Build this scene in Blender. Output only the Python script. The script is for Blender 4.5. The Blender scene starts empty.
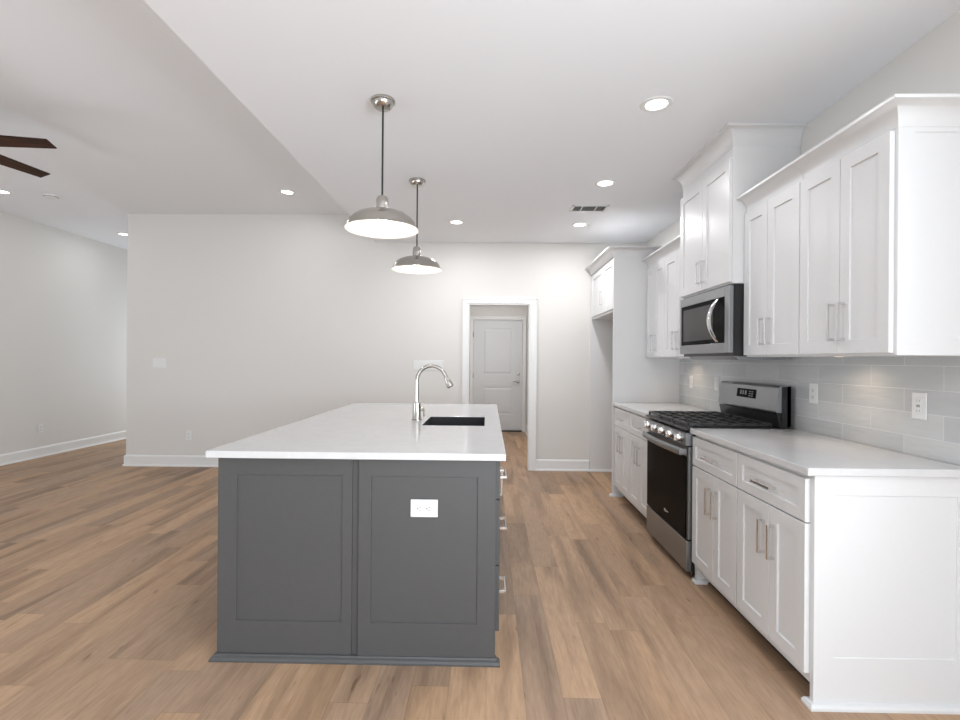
import bpy, bmesh, math, random
from mathutils import Vector, Matrix
random.seed(7)
PI = math.pi
S = bpy.context.scene
COL = S.collection

# ------------------------------------------------------------------ camera
cam_d = bpy.data.cameras.new('camera')
cam_d.sensor_fit = 'HORIZONTAL'
cam_d.sensor_width = 36.0
cam_d.lens = 492.47 / 960 * 36.0
cam_d.clip_start = 0.05
cam = bpy.data.objects.new('camera', cam_d)
COL.objects.link(cam)
cam.matrix_world = (Matrix.Translation((0, 0, 1.3133)) @ Matrix.Rotation(0.0175, 4, 'Z')
                    @ Matrix.Rotation(PI / 2, 4, 'X') @ Matrix.Rotation(0.0076, 4, 'Z'))
S.camera = cam

# ------------------------------------------------------------------ world, daylight, exposure
S.view_settings.view_transform = 'Standard'
S.view_settings.look = 'None'
S.view_settings.exposure = 0.06
S.view_settings.gamma = 1.0
S.view_settings.use_curve_mapping = False
W = bpy.data.worlds.new('overcast_sky')
S.world = W
W.use_nodes = True
W.node_tree.nodes['Background'].inputs[0].default_value = (0.93, 0.97, 1.0, 1)
W.node_tree.nodes['Background'].inputs[1].default_value = 0.6


def area(name, loc, target, sx, sy, power, color=(1, 1, 1)):
    d = bpy.data.lights.new(name, 'AREA')
    d.shape = 'RECTANGLE'
    d.size, d.size_y = sx, sy
    d.energy = power
    d.color = color
    o = bpy.data.objects.new(name, d)
    COL.objects.link(o)
    o.location = loc
    o.rotation_euler = (Vector(target) - Vector(loc)).to_track_quat('-Z', 'Y').to_euler()
    return o


# daylight through the glazed openings behind the camera and in the left living room wall;
# added upward lights at the same openings stand in for ground bounce onto the ceilings
DAY = (0.89, 0.975, 1.06)
area('daylight_patio_door', (0.35, -3.45, 1.25), (0.35, 5, 1.25), 2.6, 2.3, 5, DAY)
area('added_upfill_patio', (0.35, -3.45, 0.7), (0.35, 0.5, 2.9), 2.6, 1.2, 84, DAY)
area('daylight_living_window', (-3.7, -3.45, 1.35), (-3.7, 5, 1.35), 3.4, 2.2, 3, DAY)
area('added_upfill_living', (-3.7, -3.45, 0.8), (-3.7, 0.5, 3.2), 3.4, 1.1, 6, DAY)
area('daylight_side_window', (-6.1, 0.6, 1.35), (5, 0.6, 1.35), 4.2, 2.2, 4, DAY)
area('added_upfill_side', (-6.1, 0.6, 0.8), (-2, 0.6, 3.2), 4.2, 1.1, 66, DAY)
area('added_right_window_light', (2.1, -0.9, 1.6), (-5, -0.9, 1.6), 3.0, 1.5, 130, DAY)  # unseen right-hand window, added to light the kitchen
area('added_upfill_right', (2.1, -0.9, 1.2), (0, -0.9, 2.7), 3.0, 0.8, 75, DAY)
area('foyer_fill_added', (-5.1, 9.15, 1.3), (-5.1, 5, 1.2), 1.0, 2.0, 22, DAY)  # added fill to brighten the left wall; the foyer end has no glazing


# ------------------------------------------------------------------ materials
def mat(name, col, rough=0.5, metal=0.0, spec=0.5, **kw):
    m = bpy.data.materials.new(name)
    m.use_nodes = True
    b = m.node_tree.nodes['Principled BSDF']
    b.inputs['Base Color'].default_value = (*col, 1)
    b.inputs['Roughness'].default_value = rough
    b.inputs['Metallic'].default_value = metal
    b.inputs['Specular IOR Level'].default_value = spec
    for k, v in kw.items():
        b.inputs[k].default_value = v
    return m


def nodes(m):
    nt = m.node_tree
    return nt, nt.nodes, nt.links, nt.nodes['Principled BSDF']


def mth(nt, op, a, b=None, c=None):
    n = nt.nodes.new('ShaderNodeMath')
    n.operation = op
    for i, v in enumerate((a, b, c)):
        if v is None:
            continue
        if hasattr(v, 'is_linked') or hasattr(v, 'links'):
            nt.links.new(v, n.inputs[i])
        else:
            n.inputs[i].default_value = v
    return n.outputs[0]


def noisy(m, scale=40.0, bump=0.05, var=0.03, dist=0.002, detail=3.0):
    """slight tone variation and bump so that a painted surface is not perfectly flat"""
    nt, N, L, b = nodes(m)
    geo = N.new('ShaderNodeNewGeometry')
    nz = N.new('ShaderNodeTexNoise')
    nz.inputs['Scale'].default_value = scale
    nz.inputs['Detail'].default_value = detail
    L.new(geo.outputs['Position'], nz.inputs['Vector'])
    if bump:
        bp = N.new('ShaderNodeBump')
        bp.inputs['Strength'].default_value = bump
        bp.inputs['Distance'].default_value = dist
        L.new(nz.outputs['Fac'], bp.inputs['Height'])
        L.new(bp.outputs[0], b.inputs['Normal'])
    if var:
        c = b.inputs['Base Color'].default_value[:]
        r = N.new('ShaderNodeValToRGB')
        r.color_ramp.elements[0].color = (c[0] * (1 - var), c[1] * (1 - var), c[2] * (1 - var), 1)
        r.color_ramp.elements[1].color = (min(1, c[0] * (1 + var)), min(1, c[1] * (1 + var)), min(1, c[2] * (1 + var)), 1)
        L.new(nz.outputs['Fac'], r.inputs[0])
        L.new(r.outputs[0], b.inputs['Base Color'])
    return m


M = {}
M['wall'] = noisy(mat('greige_wall_paint', (0.735, 0.715, 0.685), 0.6, spec=0.3), 260, 0.12, 0.01)
M['ceil'] = noisy(mat('white_ceiling_paint', (0.885, 0.90, 0.925), 0.8, spec=0.2), 200, 0.1, 0.01)
M['trim'] = noisy(mat('white_trim_enamel', (0.82, 0.82, 0.81), 0.35), 60, 0.02, 0.01)
M['cab'] = noisy(mat('white_cabinet_paint', (0.735, 0.735, 0.735), 0.32), 50, 0.02, 0.01)
M['hall_door'] = noisy(mat('white_door_paint', (0.70, 0.71, 0.72), 0.4), 50, 0.02, 0.01)
M['gray'] = noisy(mat('charcoal_gray_cabinet_paint', (0.076, 0.076, 0.076), 0.42), 30, 0.03, 0.06)
M['plate'] = noisy(mat('white_plastic', (0.80, 0.80, 0.79), 0.3), 80, 0.0, 0.01)
M['kick'] = noisy(mat('toe_kick_shade_dark', (0.06, 0.055, 0.05), 0.6), 80, 0.0, 0.05)  # near-black colour stands in for the shade under the base cabinets
M['slot'] = noisy(mat('dark_slot', (0.03, 0.03, 0.03), 0.6), 80, 0.0, 0.1)
M['black'] = noisy(mat('black_enamel', (0.012, 0.012, 0.013), 0.28), 80, 0.0, 0.1)
M['iron'] = noisy(mat('cast_iron', (0.03, 0.03, 0.03), 0.34), 300, 0.2, 0.1)
M['glass'] = noisy(mat('black_oven_glass', (0.006, 0.006, 0.006), 0.12, spec=0.015), 3, 0.0, 0.1)
M['cord'] = noisy(mat('black_cord', (0.015, 0.015, 0.015), 0.6), 80, 0.0, 0.1)
M['sinkin'] = noisy(mat('sink_steel', (0.030, 0.030, 0.032), 0.45, 0.3), 60, 0.02, 0.05)


def brushed(name, col, rough, axis):
    """metal with fine lines running along one axis"""
    m = mat(name, col, rough, 1.0)
    nt, N, L, b = nodes(m)
    geo = N.new('ShaderNodeNewGeometry')
    mp = N.new('ShaderNodeMapping')
    sc = [500, 500, 500]
    sc['xyz'.index(axis)] = 6
    mp.inputs['Scale'].default_value = sc
    nz = N.new('ShaderNodeTexNoise')
    nz.inputs['Scale'].default_value = 1.0
    L.new(geo.outputs['Position'], mp.inputs['Vector'])
    L.new(mp.outputs[0], nz.inputs['Vector'])
    mr = N.new('ShaderNodeMapRange')
    mr.inputs['To Min'].default_value = rough * 0.8
    mr.inputs['To Max'].default_value = rough * 1.25
    L.new(nz.outputs['Fac'], mr.inputs['Value'])
    L.new(mr.outputs[0], b.inputs['Roughness'])
    return m


M['steel'] = brushed('brushed_stainless_steel', (0.31, 0.32, 0.33), 0.36, 'y')
M['nickel'] = brushed('brushed_nickel', (0.50, 0.475, 0.44), 0.20, 'z')
M['pull'] = brushed('satin_nickel_pull', (0.74, 0.74, 0.74), 0.18, 'z')
M['chrome'] = brushed('polished_steel_handle', (0.80, 0.80, 0.80), 0.12, 'z')
M['white_in'] = noisy(mat('white_shade_enamel', (0.86, 0.84, 0.80), 0.4), 50, 0.0, 0.01)


def emit(name, col, strength):
    m = bpy.data.materials.new(name)
    m.use_nodes = True
    nt = m.node_tree
    b = nt.nodes['Principled BSDF']
    b.inputs['Base Color'].default_value = (*col, 1)
    b.inputs['Emission Color'].default_value = (*col, 1)
    b.inputs['Emission Strength'].default_value = strength
    return m


M['led'] = emit('led_lens_lit', (1.0, 0.98, 0.95), 6.0)
M['puck'] = emit('puck_lens_lit', (1.0, 0.82, 0.6), 1.5)
M['bulb'] = emit('bulb_lit', (1.0, 0.93, 0.82), 12.0)


def floor_material():
    m = mat('vinyl_plank_floor', (0.4, 0.27, 0.19), 0.5, spec=0.25)
    nt, N, L, b = nodes(m)
    geo = N.new('ShaderNodeNewGeometry')
    sp = N.new('ShaderNodeSeparateXYZ')
    L.new(geo.outputs['Position'], sp.inputs[0])
    x, y = sp.outputs[0], sp.outputs[1]
    xs = mth(nt, 'DIVIDE', x, 0.150)
    row = mth(nt, 'FLOOR', xs)
    fx = mth(nt, 'FRACT', xs)
    wn = N.new('ShaderNodeTexWhiteNoise')
    wn.noise_dimensions = '1D'
    L.new(row, wn.inputs['W'])
    ys = mth(nt, 'ADD', mth(nt, 'DIVIDE', y, 1.22), mth(nt, 'MULTIPLY', wn.outputs['Value'], 5.0))
    idx = mth(nt, 'FLOOR', ys)
    fy = mth(nt, 'FRACT', ys)
    cb = N.new('ShaderNodeCombineXYZ')
    L.new(row, cb.inputs[0])
    L.new(idx, cb.inputs[1])
    w2 = N.new('ShaderNodeTexWhiteNoise')
    w2.noise_dimensions = '2D'
    L.new(cb.outputs[0], w2.inputs['Vector'])
    rnd = w2.outputs['Value']
    # grain coordinates: stretched along the plank, shifted per plank
    gc = N.new('ShaderNodeCombineXYZ')
    L.new(mth(nt, 'ADD', x, mth(nt, 'MULTIPLY', rnd, 13.0)), gc.inputs[0])
    L.new(mth(nt, 'ADD', mth(nt, 'MULTIPLY', y, 0.11), mth(nt, 'MULTIPLY', rnd, 37.0)), gc.inputs[1])
    L.new(mth(nt, 'MULTIPLY', rnd, 9.0), gc.inputs[2])
    broad = N.new('ShaderNodeTexNoise')
    broad.inputs['Scale'].default_value = 7.0
    broad.inputs['Detail'].default_value = 4.0
    broad.inputs['Distortion'].default_value = 0.6
    L.new(gc.outputs[0], broad.inputs['Vector'])
    fine = N.new('ShaderNodeTexNoise')
    fine.inputs['Scale'].default_value = 90.0
    fine.inputs['Detail'].default_value = 5.0
    L.new(gc.outputs[0], fine.inputs['Vector'])
    # tone per plank
    rp = N.new('ShaderNodeValToRGB')
    e = rp.color_ramp.elements
    e[0].position, e[0].color = 0.0, (0.345, 0.235, 0.160, 1)
    e[1].position, e[1].color = 1.0, (0.515, 0.340, 0.215, 1)
    for p, c in ((0.3, (0.47, 0.303, 0.184, 1)), (0.55, (0.395, 0.270, 0.185, 1)), (0.8, (0.495, 0.32, 0.196, 1))):
        k = e.new(p)
        k.color = c
    L.new(rnd, rp.inputs[0])
    # broad grey-brown figure
    r2 = N.new('ShaderNodeValToRGB')
    q = r2.color_ramp.elements
    q[0].position, q[0].color = 0.30, (0.53, 0.52, 0.53, 1)
    q[1].position, q[1].color = 0.52, (1.03, 1.03, 1.03, 1)
    L.new(broad.outputs['Fac'], r2.inputs[0])
    m1 = N.new('ShaderNodeMix')
    m1.data_type = 'RGBA'
    m1.blend_type = 'MULTIPLY'
    m1.inputs[0].default_value = 0.85
    L.new(rp.outputs[0], m1.inputs[6])
    L.new(r2.outputs[0], m1.inputs[7])
    r3 = N.new('ShaderNodeValToRGB')
    q = r3.color_ramp.elements
    q[0].position, q[0].color = 0.28, (0.76, 0.74, 0.72, 1)
    q[1].position, q[1].color = 0.65, (1.04, 1.04, 1.04, 1)
    L.new(fine.outputs['Fac'], r3.inputs[0])
    m2 = N.new('ShaderNodeMix')
    m2.data_type = 'RGBA'
    m2.blend_type = 'MULTIPLY'
    m2.inputs[0].default_value = 0.7
    L.new(m1.outputs[2], m2.inputs[6])
    L.new(r3.outputs[0], m2.inputs[7])
    # knots and checks: sparse dark flecks drawn out along the grain
    kc = N.new('ShaderNodeCombineXYZ')
    L.new(mth(nt, 'ADD', x, mth(nt, 'MULTIPLY', rnd, 5.0)), kc.inputs[0])
    L.new(mth(nt, 'MULTIPLY', y, 0.22), kc.inputs[1])
    kn = N.new('ShaderNodeTexNoise')
    kn.inputs['Scale'].default_value = 22.0
    kn.inputs['Detail'].default_value = 2.0
    L.new(kc.outputs[0], kn.inputs['Vector'])
    rk = N.new('ShaderNodeValToRGB')
    q = rk.color_ramp.elements
    q[0].position, q[0].color = 0.68, (1, 1, 1, 1)
    q[1].position, q[1].color = 0.78, (0.55, 0.49, 0.45, 1)
    L.new(kn.outputs['Fac'], rk.inputs[0])
    mk = N.new('ShaderNodeMix')
    mk.data_type = 'RGBA'
    mk.blend_type = 'MULTIPLY'
    mk.inputs[0].default_value = 1.0
    L.new(m2.outputs[2], mk.inputs[6])
    L.new(rk.outputs[0], mk.inputs[7])
    m2 = mk
    # seams
    ex = mth(nt, 'MINIMUM', fx, mth(nt, 'SUBTRACT', 1.0, fx))
    ey = mth(nt, 'MINIMUM', fy, mth(nt, 'SUBTRACT', 1.0, fy))
    sx = mth(nt, 'LESS_THAN', ex, 0.010)
    sy = mth(nt, 'LESS_THAN', ey, 0.0014)
    seam = mth(nt, 'MAXIMUM', sx, sy)
    m3 = N.new('ShaderNodeMix')
    m3.data_type = 'RGBA'
    m3.blend_type = 'MULTIPLY'
    L.new(mth(nt, 'MULTIPLY', seam, 0.35), m3.inputs[0])
    L.new(m2.outputs[2], m3.inputs[6])
    m3.inputs[7].default_value = (0.45, 0.40, 0.36, 1)
    L.new(m3.outputs[2], b.inputs['Base Color'])
    bp = N.new('ShaderNodeBump')
    bp.inputs['Strength'].default_value = 0.12
    bp.inputs['Distance'].default_value = 0.002
    L.new(mth(nt, 'SUBTRACT', fine.outputs['Fac'], mth(nt, 'MULTIPLY', seam, 1.0)), bp.inputs['Height'])
    L.new(bp.outputs[0], b.inputs['Normal'])
    return m


M['floor'] = floor_material()


def quartz_material():
    m = mat('white_quartz', (0.74, 0.735, 0.73), 0.12, spec=0.5)
    nt, N, L, b = nodes(m)
    geo = N.new('ShaderNodeNewGeometry')
    nz = N.new('ShaderNodeTexNoise')
    nz.inputs['Scale'].default_value = 5.0
    nz.inputs['Detail'].default_value = 8.0
    nz.inputs['Distortion'].default_value = 1.2
    L.new(geo.outputs['Position'], nz.inputs['Vector'])
    r = N.new('ShaderNodeValToRGB')
    q = r.color_ramp.elements
    q[0].position, q[0].color = 0.42, (0.665, 0.66, 0.66, 1)
    q[1].position, q[1].color = 0.60, (0.665, 0.66, 0.66, 1)
    k = q.new(0.50)
    k.color = (0.645, 0.64, 0.642, 1)
    L.new(nz.outputs['Fac'], r.inputs[0])
    L.new(r.outputs[0], b.inputs['Base Color'])
    return m


M['quartz'] = quartz_material()


def tile_material():
    m = mat('glazed_gray_tile', (0.5, 0.52, 0.53), 0.14, spec=0.5)
    nt, N, L, b = nodes(m)
    geo = N.new('ShaderNodeNewGeometry')
    sp = N.new('ShaderNodeSeparateXYZ')
    L.new(geo.outputs['Position'], sp.inputs[0])
    y, z = sp.outputs[1], sp.outputs[2]
    zs = mth(nt, 'DIVIDE', mth(nt, 'SUBTRACT', z, 0.896), 0.1016)
    row = mth(nt, 'FLOOR', zs)
    fz = mth(nt, 'FRACT', zs)
    odd = mth(nt, 'MODULO', row, 2.0)
    ys = mth(nt, 'ADD', mth(nt, 'DIVIDE', mth(nt, 'SUBTRACT', y, 2.031 - 0.3815 * 10), 0.3815), mth(nt, 'MULTIPLY', mth(nt, 'SUBTRACT', 1.0, odd), 0.5))
    idx = mth(nt, 'FLOOR', ys)
    fy = mth(nt, 'FRACT', ys)
    cb = N.new('ShaderNodeCombineXYZ')
    L.new(row, cb.inputs[0])
    L.new(idx, cb.inputs[1])
    wn = N.new('ShaderNodeTexWhiteNoise')
    wn.noise_dimensions = '2D'
    L.new(cb.outputs[0], wn.inputs['Vector'])
    nz = N.new('ShaderNodeTexNoise')
    nz.inputs['Scale'].default_value = 7.0
    nz.inputs['Detail'].default_value = 4.0
    mp = N.new('ShaderNodeMapping')
    mp.inputs['Scale'].default_value = (1, 0.6, 2.6)
    L.new(geo.outputs['Position'], mp.inputs['Vector'])
    L.new(mp.outputs[0], nz.inputs['Vector'])
    mixv = mth(nt, 'ADD', mth(nt, 'MULTIPLY', wn.outputs['Value'], 0.45), mth(nt, 'MULTIPLY', nz.outputs['Fac'], 0.55))
    r = N.new('ShaderNodeValToRGB')
    q = r.color_ramp.elements
    q[0].position, q[0].color = 0.15, (0.50, 0.515, 0.52, 1)
    q[1].position, q[1].color = 0.85, (0.645, 0.645, 0.635, 1)
    L.new(mixv, r.inputs[0])
    ez = mth(nt, 'MINIMUM', fz, mth(nt, 'SUBTRACT', 1.0, fz))
    ey = mth(nt, 'MINIMUM', fy, mth(nt, 'SUBTRACT', 1.0, fy))
    g = mth(nt, 'MAXIMUM', mth(nt, 'LESS_THAN', ez, 0.015), mth(nt, 'LESS_THAN', ey, 0.004))
    mx = N.new('ShaderNodeMix')
    mx.data_type = 'RGBA'
    L.new(g, mx.inputs[0])
    L.new(r.outputs[0], mx.inputs[6])
    mx.inputs[7].default_value = (0.67, 0.675, 0.67, 1)
    L.new(mx.outputs[2], b.inputs['Base Color'])
    L.new(mth(nt, 'ADD', 0.26, mth(nt, 'MULTIPLY', g, 0.4)), b.inputs['Roughness'])
    n2 = N.new('ShaderNodeTexNoise')
    n2.inputs['Scale'].default_value = 14.0
    L.new(mp.outputs[0], n2.inputs['Vector'])
    bp = N.new('ShaderNodeBump')
    bp.inputs['Strength'].default_value = 0.35
    bp.inputs['Distance'].default_value = 0.006
    L.new(mth(nt, 'SUBTRACT', n2.outputs['Fac'], mth(nt, 'MULTIPLY', g, 0.3)), bp.inputs['Height'])
    L.new(bp.outputs[0], b.inputs['Normal'])
    return m


M['tile'] = tile_material()


def walnut_material():
    m = mat('dark_walnut', (0.05, 0.022, 0.012), 0.55, spec=0.2)
    nt, N, L, b = nodes(m)
    tc = N.new('ShaderNodeTexCoord')
    mp = N.new('ShaderNodeMapping')
    mp.inputs['Scale'].default_value = (2.5, 60, 60)
    nz = N.new('ShaderNodeTexNoise')
    nz.inputs['Scale'].default_value = 1.0
    nz.inputs['Detail'].default_value = 5.0
    L.new(tc.outputs['Object'], mp.inputs['Vector'])
    L.new(mp.outputs[0], nz.inputs['Vector'])
    r = N.new('ShaderNodeValToRGB')
    q = r.color_ramp.elements
    q[0].position, q[0].color = 0.3, (0.022, 0.010, 0.006, 1)
    q[1].position, q[1].color = 0.75, (0.085, 0.036, 0.018, 1)
    L.new(nz.outputs['Fac'], r.inputs[0])
    L.new(r.outputs[0], b.inputs['Base Color'])
    return m


M['walnut'] = walnut_material()

# ------------------------------------------------------------------ mesh helpers
OFF = {}


class MB:
    """collects shapes in one bmesh and links them as one mesh object"""

    def __init__(self):
        self.bm = bmesh.new()

    def _merge(self, tmp):
        me = bpy.data.meshes.new('tmp')
        tmp.to_mesh(me)
        tmp.free()
        self.bm.from_mesh(me)
        bpy.data.meshes.remove(me)

    def box(self, x0, x1, y0, y1, z0, z1, bev=0.0, seg=1):
        t = bmesh.new()
        bmesh.ops.create_cube(t, size=1.0)
        for v in t.verts:
            v.co = Vector(((x0 + x1) / 2 + v.co.x * (x1 - x0), (y0 + y1) / 2 + v.co.y * (y1 - y0), (z0 + z1) / 2 + v.co.z * (z1 - z0)))
        if bev:
            bmesh.ops.bevel(t, geom=t.edges[:], offset=bev, segments=seg, affect='EDGES', profile=0.5)
        self._merge(t)
        return self

    def poly(self, rings, closed_ring=True, cap0=True, cap1=True, loop=False):
        """skin a list of vertex rings"""
        vs = [[self.bm.verts.new(p) for p in r] for r in rings]
        n = len(vs[0])
        pairs = list(zip(vs[:-1], vs[1:]))
        if loop:
            pairs.append((vs[-1], vs[0]))
        for a, b in pairs:
            for i in range(n if closed_ring else n - 1):
                j = (i + 1) % n
                try:
                    self.bm.faces.new((a[i], a[j], b[j], b[i]))
                except ValueError:
                    pass
        if cap0 and not loop:
            self.bm.faces.new(vs[0][::-1])
        if cap1 and not loop:
            self.bm.faces.new(vs[-1])
        return self

    def lathe(self, prof, c=(0, 0, 0), seg=40, axis='z', cap0=True, cap1=True):
        rings = []
        for r, h in prof:
            ring = []
            for i in range(seg):
                a = 2 * PI * i / seg
                u, v = max(r, 1e-5) * math.cos(a), max(r, 1e-5) * math.sin(a)
                p = {'z': (u, v, h), 'x': (h, u, v), 'y': (u, h, v)}[axis]
                ring.append((c[0] + p[0], c[1] + p[1], c[2] + p[2]))
            rings.append(ring)
        return self.poly(rings, True, cap0, cap1)

    def tube(self, pts, r, seg=14):
        pts = [Vector(p) for p in pts]
        rs = r if isinstance(r, (list, tuple)) else [r] * len(pts)
        rings = []
        nrm = None
        for i, p in enumerate(pts):
            t = (pts[min(i + 1, len(pts) - 1)] - pts[max(i - 1, 0)]).normalized()
            if nrm is None:
                nrm = t.orthogonal().normalized()
            nrm = (nrm - t * nrm.dot(t)).normalized()
            bn = t.cross(nrm)
            rings.append([p + rs[i] * (math.cos(2 * PI * k / seg) * nrm + math.sin(2 * PI * k / seg) * bn) for k in range(seg)])
        return self.poly(rings)

    def prism(self, outline, axis, a0, a1):
        """extrude a 2D outline along an axis; outline in the two other axes' order"""
        def P(u, v, a):
            return {'x': (a, u, v), 'y': (u, a, v), 'z': (u, v, a)}[axis]
        return self.poly([[P(u, v, a0) for u, v in outline], [P(u, v, a1) for u, v in outline]])

    def sweep(self, path, prof):
        """path: [((x,y),(mx,my))], prof: closed outline [(d,z)]; point = xy + d*m"""
        return self.poly([[(p[0] + d * m[0], p[1] + d * m[1], z) for d, z in prof] for p, m in path])

    def shaker(self, m, u0, u1, v0, v1, th, rail=0.057, depth=0.008, rails=None):
        """framed panel; m maps (u, v, w) to the world, w outward; rails = (left, right, bottom, top)"""
        l, r, bo, to = rails or (rail, rail, rail, rail)
        c = 0.0015

        def ring(a, b, cc, d, w):
            return [self.bm.verts.new(m(a, cc, w)), self.bm.verts.new(m(b, cc, w)), self.bm.verts.new(m(b, d, w)), self.bm.verts.new(m(a, d, w))]
        R = [ring(u0, u1, v0, v1, 0), ring(u0, u1, v0, v1, th - c), ring(u0 + c, u1 - c, v0 + c, v1 - c, th),
             ring(u0 + l, u1 - r, v0 + bo, v1 - to, th), ring(u0 + l + 0.002, u1 - r - 0.002, v0 + bo + 0.002, v1 - to - 0.002, th - depth)]
        for a, b in zip(R[:-1], R[1:]):
            for i in range(4):
                self.bm.faces.new((a[i], a[(i + 1) % 4], b[(i + 1) % 4], b[i]))
        self.bm.faces.new(R[0][::-1])
        self.bm.faces.new(R[-1])
        return self

    def build(self, name, material, parent=None, smooth=False, angle=35):
        bm = self.bm
        bmesh.ops.recalc_face_normals(bm, faces=bm.faces[:])
        if smooth:
            for f in bm.faces:
                f.smooth = True
            for e in bm.edges:
                if len(e.link_faces) == 2 and e.calc_face_angle() > math.radians(angle):
                    e.smooth = False
        me = bpy.data.meshes.new(name)
        off = OFF.get(parent.name, Vector((0, 0, 0))) if parent else Vector((0, 0, 0))
        if off.length:
            bmesh.ops.translate(bm, vec=-off, verts=bm.verts[:])
        bm.to_mesh(me)
        bm.free()
        me.materials.append(material)
        o = bpy.data.objects.new(name, me)
        COL.objects.link(o)
        if parent:
            o.parent = parent
            OFF[o.name] = off
        return o


def tag(o, label, cat, group=None, kind=None):
    o['label'] = label
    o['category'] = cat
    if group:
        o['group'] = group
    if kind:
        o['kind'] = kind
    return o


def thing(name, label, cat, loc=(0, 0, 0), group=None, local=False):
    """an Empty at the thing's base; parts are given in world coordinates unless local"""
    o = bpy.data.objects.new(name, None)
    o.empty_display_size = 0.1
    COL.objects.link(o)
    o.location = loc
    OFF[o.name] = Vector((0, 0, 0)) if local else Vector(loc)
    tag(o, label, cat, group)
    return o


def copy_tree(o, parent=None):
    c = o.copy()
    COL.objects.link(c)
    if parent:
        c.parent = parent
    for ch in list(o.children):
        copy_tree(ch, c)
    return c


def struct(name, mb, m, parent=None, label=None, cat=None, smooth=False):
    o = mb.build(name, m, parent, smooth)
    if not parent:
        o['kind'] = 'structure'
        if label:
            o['label'] = label
            o['category'] = cat
    return o


# ------------------------------------------------------------------ room shell
XW, XL, YB, YR = 1.856, -5.86, 5.893, -3.4     # right wall, left wall, back wall, rear wall
HK, HL = 2.716, 3.053                          # kitchen and living-room ceiling heights
XS = -1.365                                    # where the ceiling steps
EC = -4.386                                    # outer corner of the back wall

struct('floor', MB().box(XL - 0.15, XW + 0.15, YR - 0.15, 9.35, -0.1, 0), M['floor'], label='tan brown wood plank floor running through the whole room', cat='floor')
struct('ceiling', MB().box(XL - 0.15, XS, YR - 0.15, 9.35, HL, HL + 0.2), M['ceil'], label='higher white living room ceiling left of the step', cat='ceiling')
struct('ceiling.001', MB().box(XS, XW + 0.15, YR - 0.15, YB, HK, HL + 0.2), M['ceil'], label='lower white kitchen ceiling over island and cabinets', cat='ceiling')
struct('wall_right', MB().box(XW, XW + 0.15, YR - 0.15, -2.4, 0, HK).box(XW, XW + 0.15, 0.6, YB, 0, HK).box(XW, XW + 0.15, -2.4, 0.6, 0, 0.8).box(XW, XW + 0.15, -2.4, 0.6, 2.4, HK), M['wall'], label='greige kitchen wall behind the white cabinets', cat='wall')
DX0, DX1, DZ = -0.245, 0.493, 1.985            # doorway
struct('wall_back', MB().box(EC, DX0, YB, YB + 0.14, 0, HL).box(DX1, XW + 0.15, YB, YB + 0.14, 0, HK).box(DX0, DX1, YB, YB + 0.14, DZ, HK),
       M['wall'], label='long greige back wall with the cased doorway', cat='wall')
struct('wall_foyer_side', MB().box(EC, EC + 0.14, YB + 0.141, 9.2, 0, HL), M['wall'])
struct('wall_foyer_end', MB().box(XL, EC, 9.2, 9.34, 0, HL), M['wall'])
wy0, wy1, wz0, wz1 = -1.5, 2.7, 0.25, 2.45
struct('wall_left', MB().box(XL - 0.14, XL, YR, wy0, 0, HL).box(XL - 0.14, XL, wy1, 9.34, 0, HL)
       .box(XL - 0.14, XL, wy0, wy1, 0, wz0).box(XL - 0.14, XL, wy0, wy1, wz1, HL), M['wall'], label='greige left wall running back to the foyer', cat='wall')
struct('wall_rear', MB().box(XL - 0.14, -5.4, YR - 0.14, YR, 0, HL).box(-5.4, -2.0, YR - 0.14, YR, 0, 0.25).box(-5.4, -2.0, YR - 0.14, YR, 2.45, HL)
       .box(-2.0, XS, YR - 0.14, YR, 0, HL).box(XS, -0.95, YR - 0.14, YR, 0, HK).box(-0.95, 1.65, YR - 0.14, YR, 2.4, HK).box(-0.95, 1.65, YR - 0.14, YR, 0, 0.1)
       .box(1.65, XW + 0.15, YR - 0.14, YR, 0, HK), M['wall'])


def window(name, m, u0, u1, v0, v1, n):
    b = MB()
    t = 0.05
    for a, c, d, e in ((u0, u1, v0, v0 + t), (u0, u1, v1 - t, v1), (u0, u0 + t, v0, v1), (u1 - t, u1, v0, v1)):
        p, q = m(a, d, 0.03), m(c, e, 0.09)
        b.box(min(p[0], q[0]), max(p[0], q[0]), min(p[1], q[1]), max(p[1], q[1]), d, e)
    for i in range(1, n):
        u = u0 + (u1 - u0) * i / n
        p, q = m(u - 0.03, v0, 0.03), m(u + 0.03, v1, 0.09)
        b.box(min(p[0], q[0]), max(p[0], q[0]), min(p[1], q[1]), max(p[1], q[1]), v0, v1)
    struct(name, b, M['trim'])


window('window_1', lambda u, v, w: (u, YR - w, v), -0.95, 1.65, 0.1, 2.4, 2)
window('window_2', lambda u, v, w: (u, YR - w, v), -5.4, -2.0, 0.25, 2.45, 3)
window('window_3', lambda u, v, w: (XL - w, u, v), wy0, wy1, wz0, wz1, 3)

window('added_window', lambda u, v, w: (XW + w, u, v), -2.4, 0.6, 0.8, 2.4, 3)  # unseen window frame, added along with the right-hand lights

# hall behind the doorway
HY = 9.1
struct('wall_hall', MB().box(-0.62, 0.84, HY, HY + 0.1, 0, HK).box(-0.62, -0.5, YB + 0.141, HY, 0, HK).box(0.70, 0.84, YB + 0.141, HY, 0, HK),
       M['wall'], label='greige hall walls seen through the doorway', cat='wall')
struct('ceiling_hall', MB().box(-0.62, 0.84, YB + 0.141, HY + 0.1, HK, HK + 0.1), M['ceil'])

# baseboards
BP = [(0, 0), (0.026, 0), (0.026, 0.012), (0.022, 0.02), (0.015, 0.022), (0.015, 0.115), (0.010, 0.128), (0, 0.133)]


def baseboard(name, path, lab):
    return struct(name, MB().sweep(path, BP), M['trim'], label=lab, cat='baseboard')


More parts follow.
